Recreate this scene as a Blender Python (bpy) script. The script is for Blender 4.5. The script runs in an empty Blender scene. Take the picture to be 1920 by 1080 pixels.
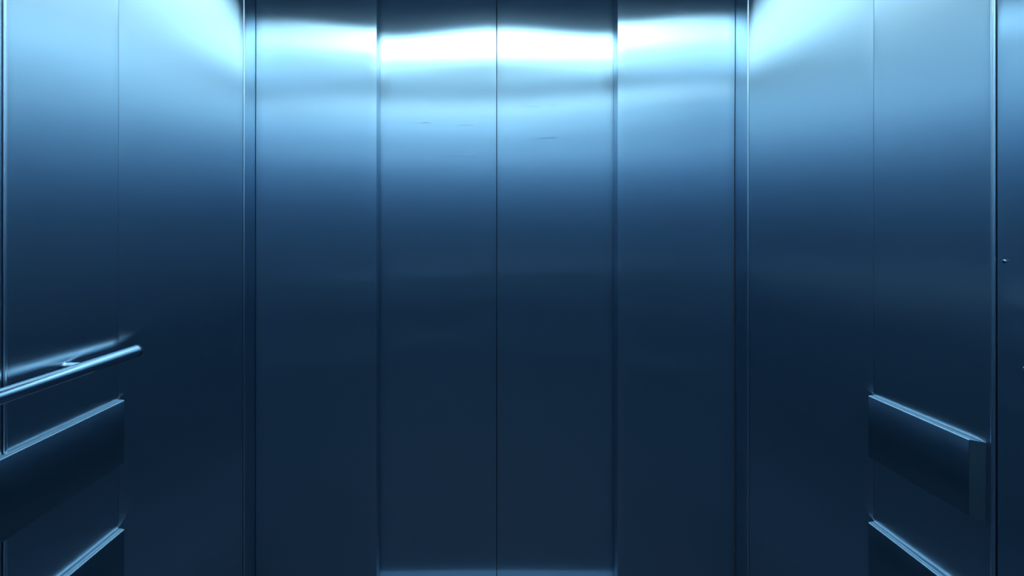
import bpy, bmesh, math
from mathutils import Vector
S = bpy.context.scene
C = S.collection
PI = math.pi

# ---- dimensions (metres); the eye is at the origin of x and y, looking along +y ----
EYE = 1.34
XL, XR = -0.849, 0.936          # side walls
YC = 1.90                       # where the side walls end
YP = 1.998                      # front return panels
YD = 2.065                      # door leaves
YB = -0.70                      # rear wall
ZC = 2.35                       # ceiling
FZ = -0.04                      # floor
OL, OR = -0.398, 0.498          # door opening
SEAM = 0.0502
LS, LT = 1.249, 0.951           # left wall: panel seam, trim
RS, RT = 1.289, 0.985           # right wall: panel seam, trim

# ---- materials ----
def nodes(name):
    m = bpy.data.materials.new(name); m.use_nodes = True
    nt = m.node_tree
    return m, nt, nt.nodes['Principled BSDF']

def metal(name, col, across, along, grain='v', var=0.02, scratch=0.0, haze=0.0):
    """brushed sheet metal; grain 'v' = grooves run upright, 'y' = along the car depth;
    across / along = width of the reflection lobe across and along the grooves"""
    m, nt, b = nodes(name)
    nt.nodes.remove(b)
    b = nt.nodes.new('ShaderNodeBsdfAnisotropic'); b.distribution = 'BECKMANN'
    nt.links.new(b.outputs[0], nt.nodes['Material Output'].inputs['Surface'])
    b.inputs['Color'].default_value = (*col, 1)
    rough = math.sqrt(math.sqrt(across * along))
    aniso = 1 - math.sqrt(along / across)
    b.inputs['Anisotropy'].default_value = -aniso
    geo = nt.nodes.new('ShaderNodeNewGeometry')
    if aniso > 0:
        cr = nt.nodes.new('ShaderNodeVectorMath'); cr.operation = 'CROSS_PRODUCT'
        nt.links.new(geo.outputs['Normal'], cr.inputs[0])
        cr.inputs[1].default_value = {'v': (0.001, 0.001, 1), 'b': (0.0, 0.05, 1), 'y': (0.001, 1, 0.001)}[grain]
        nt.links.new(cr.outputs[0], b.inputs['Tangent'])
    tc = nt.nodes.new('ShaderNodeTexCoord')
    mp = nt.nodes.new('ShaderNodeMapping')
    mp.inputs['Scale'].default_value = (150, 150, 1.5)
    nt.links.new(tc.outputs['Object'], mp.inputs[0])
    n1 = nt.nodes.new('ShaderNodeTexNoise'); n1.inputs['Scale'].default_value = 1; n1.inputs['Detail'].default_value = 3
    nt.links.new(mp.outputs[0], n1.inputs['Vector'])
    n2 = nt.nodes.new('ShaderNodeTexNoise'); n2.inputs['Scale'].default_value = 4; n2.inputs['Detail'].default_value = 4
    nt.links.new(tc.outputs['Object'], n2.inputs['Vector'])
    a = nt.nodes.new('ShaderNodeMath'); a.operation = 'MULTIPLY_ADD'
    a.inputs[1].default_value = var * 2; a.inputs[2].default_value = rough - var * 2
    nt.links.new(n1.outputs['Fac'], a.inputs[0])
    c = nt.nodes.new('ShaderNodeMath'); c.operation = 'MULTIPLY_ADD'; c.inputs[1].default_value = var * 2
    nt.links.new(n2.outputs['Fac'], c.inputs[0]); nt.links.new(a.outputs[0], c.inputs[2])
    out = c
    if scratch > 0:                                    # a few short level scuffs
        ms = nt.nodes.new('ShaderNodeMapping'); ms.inputs['Scale'].default_value = (5, 5, 110)
        ms.inputs['Rotation'].default_value = (0, 0.012, 0)
        nt.links.new(tc.outputs['Object'], ms.inputs[0])
        ns = nt.nodes.new('ShaderNodeTexNoise'); ns.inputs['Scale'].default_value = 1; ns.inputs['Detail'].default_value = 2
        nt.links.new(ms.outputs[0], ns.inputs['Vector'])
        rp = nt.nodes.new('ShaderNodeMapRange'); rp.inputs['From Min'].default_value = 0.70; rp.inputs['From Max'].default_value = 0.73
        rp.inputs['To Min'].default_value = 0; rp.inputs['To Max'].default_value = scratch
        nt.links.new(ns.outputs['Fac'], rp.inputs['Value'])
        ad = nt.nodes.new('ShaderNodeMath'); ad.operation = 'ADD'
        nt.links.new(c.outputs[0], ad.inputs[0]); nt.links.new(rp.outputs[0], ad.inputs[1])
        out = ad
    nt.links.new(out.outputs[0], b.inputs['Roughness'])
    if haze > 0:                                       # a weaker, softer lobe under the sharp one
        h = nt.nodes.new('ShaderNodeBsdfAnisotropic'); h.distribution = 'BECKMANN'
        al = along * 4
        h.inputs['Color'].default_value = (*col, 1)
        h.inputs['Roughness'].default_value = math.sqrt(math.sqrt(across * al))
        h.inputs['Anisotropy'].default_value = -(1 - math.sqrt(al / across))
        nt.links.new(cr.outputs[0], h.inputs['Tangent'])
        mx = nt.nodes.new('ShaderNodeMixShader'); mx.inputs[0].default_value = haze
        nt.links.new(b.outputs[0], mx.inputs[1]); nt.links.new(h.outputs[0], mx.inputs[2])
        nt.links.new(mx.outputs[0], nt.nodes['Material Output'].inputs['Surface'])
    return m

STEEL = (0.585, 0.695, 0.80)
SIDE = (0.61, 0.715, 0.82)
M_front = metal('brushed_front_steel', STEEL, .42, .0155, 'v', 0.006, scratch=0.2, haze=0.16)
M_side = metal('brushed_side_steel', SIDE, 1.0, .040, 'v', 0.002)
M_strip = metal('brushed_return_steel', STEEL, .40, .03, 'v', 0.004)
M_bead = metal('edge_steel', (0.80, 0.87, 0.94), .09, .09)
M_rail = metal('handrail_steel', (0.52, 0.60, 0.68), .10, .05, 'y', 0.005)
M_board = metal('bumper_steel', (.36, .44, .52), .60, .055, 'b', 0.004)
M_plate = metal('end_plate_steel', (.09, .125, .165), .35, .35)
M_sill = metal('sill_aluminium', (0.14, 0.18, 0.23), .25, .25)
M_ceil = metal('ceiling_steel', (0.62, 0.70, 0.78), .45, .45)
M_rear = metal('rear_steel', (0.66, 0.76, 0.86), .25, .045, 'v', 0.002)
def plain(name, col, rough, metallic=0.0):
    m, nt, b = nodes(name)
    tc = nt.nodes.new('ShaderNodeTexCoord')
    n = nt.nodes.new('ShaderNodeTexNoise'); n.inputs['Scale'].default_value = 60; n.inputs['Detail'].default_value = 4
    nt.links.new(tc.outputs['Object'], n.inputs['Vector'])
    mx = nt.nodes.new('ShaderNodeMix'); mx.data_type = 'RGBA'
    mx.inputs[6].default_value = (*[v * 0.8 for v in col], 1); mx.inputs[7].default_value = (*[min(1, v * 1.2) for v in col], 1)
    nt.links.new(n.outputs['Fac'], mx.inputs[0]); nt.links.new(mx.outputs[2], b.inputs['Base Color'])
    b.inputs['Roughness'].default_value = rough; b.inputs['Metallic'].default_value = metallic
    return m
M_gap = plain('dark_gap', (0.006, 0.012, 0.03), 0.6)
M_floor = plain('floor_covering', (0.001, 0.008, 0.026), 0.7)
M_plastic = plain('dark_plastic', (0.01, 0.015, 0.03), 0.4)
def lamp_mat(name, col, power):
    m, nt, b = nodes(name)
    b.inputs['Base Color'].default_value = (0.8, 0.8, 0.8, 1)
    b.inputs['Emission Color'].default_value = (*col, 1)
    b.inputs['Emission Strength'].default_value = power
    return m
LCOL = (0.50, 0.86, 1.0)
M_lampA = lamp_mat('front_lamp_diffuser', LCOL, 8.5)
M_lampB = lamp_mat('rear_lamp_diffuser', LCOL, 3.1)
M_lampC = lamp_mat('panel_lamp_diffuser', LCOL, 1.2)
M_lampD = lamp_mat('dim_lamp_diffuser', LCOL, .42)

# ---- mesh helpers ----
def link(name, bm, mat, parent=None, smooth=False):
    me = bpy.data.meshes.new(name); bm.normal_update(); bm.to_mesh(me); bm.free()
    if smooth:
        for p in me.polygons: p.use_smooth = True
    me.materials.append(mat)
    o = bpy.data.objects.new(name, me); C.objects.link(o)
    if parent: o.parent = parent
    return o

def prop(o, label=None, cat=None, group=None, kind=None):
    if label: o['label'] = label
    if cat: o['category'] = cat
    if group: o['group'] = group
    if kind: o['kind'] = kind
    return o

def empty(name, loc=(0, 0, 0), **k):
    o = bpy.data.objects.new(name, None); C.objects.link(o); o.location = loc
    o.empty_display_size = 0.05
    return prop(o, **k)

def add_box(bm, a, b, bev=0.0):
    r = bmesh.ops.create_cube(bm, size=1)
    vs = r['verts']
    for v in vs:
        v.co = Vector([a[i] + (v.co[i] + 0.5) * (b[i] - a[i]) for i in range(3)])
    if bev:
        es = list({e for v in vs for e in v.link_edges})
        bmesh.ops.bevel(bm, geom=es, offset=bev, segments=2, affect='EDGES', profile=0.5)
    return bm

def box(name, a, b, mat, parent=None, bev=0.0, org=None):
    """box mesh whose coordinates are kept relative to its parent's location"""
    bm = bmesh.new()
    p = parent.location if parent else Vector((0, 0, 0))
    if parent is None and org is not None: p = Vector(org)
    a = [a[i] - p[i] for i in range(3)]; b = [b[i] - p[i] for i in range(3)]
    add_box(bm, a, b, bev)
    o = link(name, bm, mat, parent)
    if parent is None and org is not None: o.location = org
    return o

def sheet(name, axis, u0, u1, z0, z1, base, thick, facing, mat, parent=None, dent=None, nu=14, nz=90, edge=0.0012):
    """a sheet metal panel: visible face is a fine grid pressed slightly out of true by dent(u, z);
    axis 'x' = spans x and faces along y, axis 'y' = spans y and faces along x; facing = sign of the visible side"""
    bm = bmesh.new()
    def P(u, z, d):
        w = base + facing * d
        return (u, w, z) if axis == 'x' else (w, u, z)
    # columns and rows with a rounded-over rim
    us = [u0, u0 + edge * .3, u0 + edge] + [u0 + (u1 - u0) * i / nu for i in range(1, nu)] + [u1 - edge, u1 - edge * .3, u1]
    zs = [z0, z0 + edge * .3, z0 + edge] + [z0 + (z1 - z0) * i / nz for i in range(1, nz)] + [z1 - edge, z1 - edge * .3, z1]
    def rim(t, a, b):
        d = min(t - a, b - t)
        if d >= edge: return 0.0
        q = 1 - d / edge
        return -edge * (1 - math.sqrt(max(0, 1 - q * q)))
    g = []
    for u in us:
        col = []
        for z in zs:
            d = (dent(u, z) if dent else 0.0) + min(rim(u, u0, u1), rim(z, z0, z1))
            col.append(bm.verts.new(P(u, z, d)))
        g.append(col)
    for i in range(len(us) - 1):
        for j in range(len(zs) - 1):
            bm.faces.new((g[i][j], g[i + 1][j], g[i + 1][j + 1], g[i][j + 1]))
    # back and sides
    rimv = [g[i][0] for i in range(len(us))] + [g[-1][j] for j in range(1, len(zs))] + \
           [g[i][-1] for i in range(len(us) - 2, -1, -1)] + [g[0][j] for j in range(len(zs) - 2, 0, -1)]
    bk = []
    for v in rimv:
        co = v.co.copy()
        if axis == 'x': co.y = base - facing * thick
        else: co.x = base - facing * thick
        bk.append(bm.verts.new(co))
    n = len(rimv)
    for i in range(n):
        bm.faces.new((rimv[i], bk[i], bk[(i + 1) % n], rimv[(i + 1) % n]))
    bm.faces.new(bk)
    bmesh.ops.recalc_face_normals(bm, faces=bm.faces)
    o = link(name, bm, mat, parent, smooth=True)
    md = o.data
    for p in md.polygons:
        if len(p.vertices) > 4: p.use_smooth = False
    try:
        md.set_sharp_from_angle(angle=math.radians(50))
    except Exception: pass
    return o

def bead(name, x, y, z0, z1, r, mat=None, seg=20):
    bm = bmesh.new()
    ring0 = [bm.verts.new((r * math.cos(2 * PI * i / seg), r * math.sin(2 * PI * i / seg), z0)) for i in range(seg)]
    ring1 = [bm.verts.new((v.co.x, v.co.y, z1)) for v in ring0]
    for i in range(seg): bm.faces.new((ring0[i], ring0[(i + 1) % seg], ring1[(i + 1) % seg], ring1[i]))
    bm.faces.new(ring0[::-1]); bm.faces.new(ring1)
    o = link(name, bm, mat or M_bead, None, smooth=True)
    o.location = (x, y, 0)
    o.data.set_sharp_from_angle(angle=math.radians(50))
    return o

# ---- dents: the sheets are pressed a millimetre or two out of true, as thin steel is ----
def dentfn(u0, u1, *bumps, bow=0.0):
    """each bump = (height, half width, tilt at left edge, tilt at right edge)"""
    def f(u, z):
        t = min(1, max(0, (u - u0) / (u1 - u0)))
        q = t * t * (3 - 2 * t)
        d = bow * math.sin(PI * t)
        for zc, w, a, b in bumps:
            d += (a * (1 - q) + b * q) * w * 0.886 * math.erf((z - zc) / w)
        return d
    return f

# ---- room shell ----
fl = box('floor', (XL - .05, YB - .05, FZ - .06), (XR + .05, YD + .12, FZ), M_floor)
prop(fl, kind='structure')
ce = box('ceiling', (XL - .05, YB - .05, ZC + .03), (XR + .05, YD + .12, ZC + .09), M_ceil)
prop(ce, kind='structure')

def wall(name):
    return empty(name, kind='structure')

wl = wall('wall_left')
box('wall_backing', (XL - .05, YB, FZ), (XL - .014, YP + .02, ZC + .03), M_gap, wl)
G = 0.0009
sheet('wall_panel', 'y', LS + G, YC - .004, FZ, ZC, XL, .012, 1, M_side, wl, dentfn(LS, YC, (1.9, .3, 0, .004)))
sheet('wall_panel', 'y', LT + .004, LS - G, FZ, ZC, XL, .012, 1, M_side, wl, dentfn(LT, LS, (1.8, .3, .002, 0)))
sheet('wall_panel', 'y', YB, LT - .005, FZ, ZC, XL, .012, 1, M_side, wl)
sheet('corner_strip', 'y', YC + .003, YP + .004, FZ, ZC, XL, .012, 1, M_strip, wl, nu=3)

wr = wall('wall_right')
box('wall_backing', (XR + .014, YB, FZ), (XR + .05, YP + .02, ZC + .03), M_gap, wr)
sheet('wall_panel', 'y', RS + G, YC - .004, FZ, ZC, XR, .012, -1, M_side, wr, dentfn(RS, YC, (1.9, .3, -.003, .003)))
sheet('wall_panel', 'y', RT + .004, RS - G, FZ, ZC, XR, .012, -1, M_side, wr, dentfn(RT, RS, (1.8, .3, .003, -.003)))
sheet('wall_panel', 'y', YB, 0.60, FZ, ZC, XR, .012, -1, M_side, wr)
sheet('corner_strip', 'y', YC + .003, YP + .004, FZ, ZC, XR, .012, -1, M_strip, wr, nu=3)

wb = wall('wall_back')
box('wall_backing', (XL, YB - .05, FZ), (XR, YB - .014, ZC + .03), M_gap, wb)
sheet('wall_panel', 'x', XL, -.26, FZ, ZC, YB, .012, 1, M_rear, wb)
sheet('wall_panel', 'x', -.258, .34, FZ, ZC, YB, .012, 1, M_rear, wb)
sheet('wall_panel', 'x', .342, XR, FZ, ZC, YB, .012, 1, M_rear, wb)

wf = wall('wall_front')
sheet('wall_panel', 'x', XL + .0015, OL, FZ, ZC, YP, .058, -1, M_front, wf, dentfn(XL, OL, (2.1, .12, .007, -.025), (1.8, .14, -.010, -.008)))
sheet('wall_panel', 'x', OR, XR - .0015, FZ, ZC, YP, .058, -1, M_front, wf, dentfn(OR, XR, (2.1, .12, -.006, .015), (1.8, .14, .005, .018)))
box('door_header', (OL, YP + .006, 2.27), (OR, YP + .05, ZC + .03), M_front, wf)
box('wall_backing', (XL - .05, YD + .07, FZ), (XR + .05, YD + .12, ZC + .03), M_gap, wf)

d1 = sheet('door_1', 'x', OL - .04, SEAM - .0011, FZ + .006, ZC - .01, YD, .03, -1, M_front, None, dentfn(OL, SEAM, (2.1, .12, -.018, .014), (1.8, .14, -.006, -.006)))
prop(d1, kind='structure', label='left leaf of the closed steel elevator door, left of the centre gap', cat='elevator door')
d2 = sheet('door_2', 'x', SEAM + .0011, OR + .04, FZ + .006, ZC - .01, YD, .03, -1, M_front, None, dentfn(SEAM, OR, (2.1, .12, .014, -.012), (1.8, .14, -.006, .004)))
prop(d2, kind='structure', label='right leaf of the closed steel elevator door, right of the centre gap', cat='elevator door')

# vertical edge trims
for i, (x, y, r) in enumerate(((XL + .0005, YC, .0032), (XR - .0005, YC, .0036), (XL + .001, LT, .0034), (XR - .001, RT, .0042))):
    prop(bead('trim_%d' % (i + 1), x, y, FZ, ZC, r), kind='structure')

sl = box('trim_5', (OL, YP - .02, FZ), (OR, YD - .004, FZ + .005), M_sill, None)
prop(sl, kind='structure', label='metal door sill at the foot of the doors', cat='sill')

# ---- handrail ----
RY1 = 1.233
rail = empty('handrail', (XL, (RY1 - .4) / 2, EYE - .2825), label='round brushed steel handrail standing off the left wall', cat='handrail')
RX, RR = XL + .052, .0135
def tube(name, pts, r, mat, parent, seg=28, smooth=True, caps=True, rs=None):
    bm = bmesh.new(); rings = []
    p0 = Vector(parent.location) if parent else Vector((0, 0, 0))
    for i, p in enumerate(pts):
        p = Vector(p)
        a = Vector(pts[max(0, i - 1)]); b = Vector(pts[min(len(pts) - 1, i + 1)])
        t = (b - a).normalized()
        up = Vector((0, 0, 1)) if abs(t.z) < .9 else Vector((1, 0, 0))
        s = t.cross(up).normalized(); w = s.cross(t)
        rr = rs[i] if rs else r
        rings.append([bm.verts.new(p - p0 + rr * (math.cos(2 * PI * k / seg) * s + math.sin(2 * PI * k / seg) * w)) for k in range(seg)])
    for i in range(len(rings) - 1):
        for k in range(seg):
            bm.faces.new((rings[i][k], rings[i][(k + 1) % seg], rings[i + 1][(k + 1) % seg], rings[i + 1][k]))
    bm.faces.new(rings[0]); bm.faces.new(rings[-1])
    bmesh.ops.recalc_face_normals(bm, faces=bm.faces)
    o = link(name, bm, mat, parent, smooth=smooth)
    o.data.set_sharp_from_angle(angle=math.radians(50))
    return o
RZ = EYE - .2825
SL = -.012
tube('rail_bar', [(RX, y, RZ + SL * (y - RY1)) for y in (-.40, .4, RY1 - .004)], RR, M_rail, rail)
tube('end_cap', [(RX, RY1 - .0035, RZ), (RX, RY1, RZ), (RX, RY1 + .004, RZ), (RX, RY1 + .007, RZ)], RR, M_plastic, rail, rs=[RR * .96, RR * 1.05, RR * .95, RR * .6])
for by in (1.089, .30, -.25):
    br = tube('bracket', [(XL + .001, by, RZ + .003), (XL + .03, by, RZ + .003), (RX, by, RZ + .003)], .0064, M_bead, rail, seg=16)
    tube('bracket_flange', [(XL, by, RZ + .003), (XL + .003, by, RZ + .003)], .0085, M_bead, rail, seg=24)

# ---- bumper boards: profile with a flat top ledge, bevelled lip and a slanting end ----
def board(name, side, y0, y1, ztop, zbot, label, group=None):
    X = XL if side < 0 else XR
    s = 1 if side < 0 else -1
    pr = .0165
    root = empty(name, (X, (y0 + y1) / 2, zbot), label=label, cat='bumper rail')
    if group: root['group'] = group
    o = Vector(root.location)
    bm = bmesh.new()
    e = .0022
    # (protrusion, z)
    prof = [(0, zbot), (pr - e, zbot), (pr - e * .3, zbot + e * .3), (pr, zbot + e), (pr, ztop - e), (pr - e * .3, ztop - e * .3), (pr - e, ztop), (.0012, ztop), (0, ztop - .001)]
    secs = []
    for (yy, k) in ((y0, 0), (y1, 1)):
        ring = []
        for (p, z) in prof:
            sh = p * (1.0 if k == 0 else -0.25)         # near end cut on a slant
            ring.append(bm.verts.new(Vector((X + s * p, yy + sh, z)) - o))
        secs.append(ring)
    n = len(prof)
    for i in range(n):
        bm.faces.new((secs[0][i], secs[0][(i + 1) % n], secs[1][(i + 1) % n], secs[1][i]))
    c0 = secs[0]; bm.faces.new(secs[1])
    bmesh.ops.recalc_face_normals(bm, faces=bm.faces)
    ob = link('board', bm, M_board, root, smooth=True)
    ob.data.set_sharp_from_angle(angle=math.radians(60))
    # end plate
    bm = bmesh.new()
    t = .0012
    a = [bm.verts.new(Vector((X + s * p, y0 + p * 1.0 - t, z)) - o) for (p, z) in prof]
    b = [bm.verts.new(Vector((X + s * p, y0 + p * 1.0, z)) - o) for (p, z) in prof]
    bm.faces.new(a); bm.faces.new(b)
    for i in range(n): bm.faces.new((a[i], a[(i + 1) % n], b[(i + 1) % n], b[i]))
    bmesh.ops.recalc_face_normals(bm, faces=bm.faces)
    link('end_plate', bm, M_plate, root)
    return root
GR = 'bumper rails along the side walls'
board('bumper_rail', 1, 1.0016, RS - .001, EYE - .401, EYE - .548, 'upper bumper rail on the right wall, ending in a pale upright end plate', GR)
board('bumper_rail', 1, 1.0016, RS - .001, EYE - .704, EYE - .86, 'lower bumper rail on the right wall, running out at the bottom edge', GR)
board('bumper_rail', -1, 0.30, LS - .001, EYE - .399, EYE - .545, 'upper bumper rail on the left wall just under the handrail', GR)
board('bumper_rail', -1, 0.30, LS - .001, EYE - .698, EYE - .855, 'lower bumper rail on the left wall, near the floor in the bottom left corner', GR)

# ---- control panel ----
cp = empty('control_panel', (XR, .79, 0), label='tall dark steel elevator control panel on the right wall, at the right edge', cat='control panel')
bm_face = sheet('faceplate', 'y', .602, RT - .006, FZ + .02, ZC - .001, XR - .000, .010, -1, M_front, cp, None)
bm_face.location = -Vector(cp.location)
def disc(name, y, z, r, d, mat, parent, seg=32):
    return tube(name, [(XR - .0002, y, z), (XR - d, y, z), (XR - d - .0006, y, z)], r, mat, parent, seg=seg, rs=[r, r, r * .85])
def ypix(px): return 1007 * XR / (px - 907)
def zpix(py, y): return EYE + (427 - py) * y / 1007
y = ypix(1883); z = zpix(490, y)
ks = disc('key_switch', y, z, .0034, .0008, M_rail, cp)
box('key_slot', (XR - .0022, y - .0007, z - .0022), (XR - .001, y + .0007, z + .0022), M_plastic, cp)
# a push button at the frame edge
yb = .928
for k in (1,):
    zb = zpix(700, .93) + .14 * (k - 1)
    bt = box('button', (XR - .006, yb - .021, zb - .013), (XR + .0005, yb + .0, zb + .013), M_rail, cp, bev=.002)

# ---- ceiling lights ----
def light(name, y0, y1, mat, label, x0=XL + .38, x1=XR - .04):
    r = empty(name, ((x0 + x1) / 2, (y0 + y1) / 2, ZC - .004), label=label, cat='ceiling light', group='ceiling lights')
    f = .016
    bm = bmesh.new(); o = r.location
    z0, z1 = ZC - .004, ZC + .03
    for a, b in (((x0 - f, y0 - f, z0), (x0, y1 + f, z1)), ((x1, y0 - f, z0), (x1 + f, y1 + f, z1)), ((x0, y0 - f, z0), (x1, y0, z1)), ((x0, y1, z0), (x1, y1 + f, z1))):
        add_box(bm, [a[i] - o[i] for i in range(3)], [b[i] - o[i] for i in range(3)])
    link('frame', bm, M_ceil, r)
    box('diffuser', (x0, y0, ZC + .004), (x1, y1, ZC + .014), mat, r)
light('ceiling_light', YD - 1.08, YD - .70, M_lampA, 'brightest recessed ceiling light, the one nearest the doors', x0=XL + .22, x1=XR - .14)
light('ceiling_light', YD - 1.58, YD - 1.13, M_lampC, 'recessed ceiling light panel just behind the brightest one')
light('ceiling_light', YD - 2.01, YD - 1.63, M_lampD, 'dimmest recessed ceiling light panel, in front of the rear one')
light('ceiling_light', YD - 2.70, YD - 2.06, M_lampB, 'recessed ceiling light nearest the rear wall')

# ---- world, camera, view ----
w = bpy.data.worlds.new('World'); S.world = w; w.use_nodes = True
w.node_tree.nodes['Background'].inputs[0].default_value = (0.01, 0.012, 0.02, 1)
cam = bpy.data.objects.new('camera', bpy.data.cameras.new('camera')); C.objects.link(cam)
cam.location = (0, 0, EYE); cam.rotation_euler = (PI / 2, 0, 0)
cam.data.sensor_width = 36; cam.data.lens = 1007 / 1920 * 36
cam.data.shift_x = 53 / 1920; cam.data.shift_y = -113 / 1920
cam.data.clip_start = .02
S.camera = cam
S.view_settings.view_transform = 'Standard'; S.view_settings.look = 'None'
S.view_settings.exposure = 0; S.view_settings.gamma = 1; S.view_settings.use_curve_mapping = False
S.cycles.max_bounces = 16; S.cycles.glossy_bounces = 16; S.cycles.diffuse_bounces = 4
S.cycles.use_denoising = True
S.cycles.sample_clamp_indirect = 0
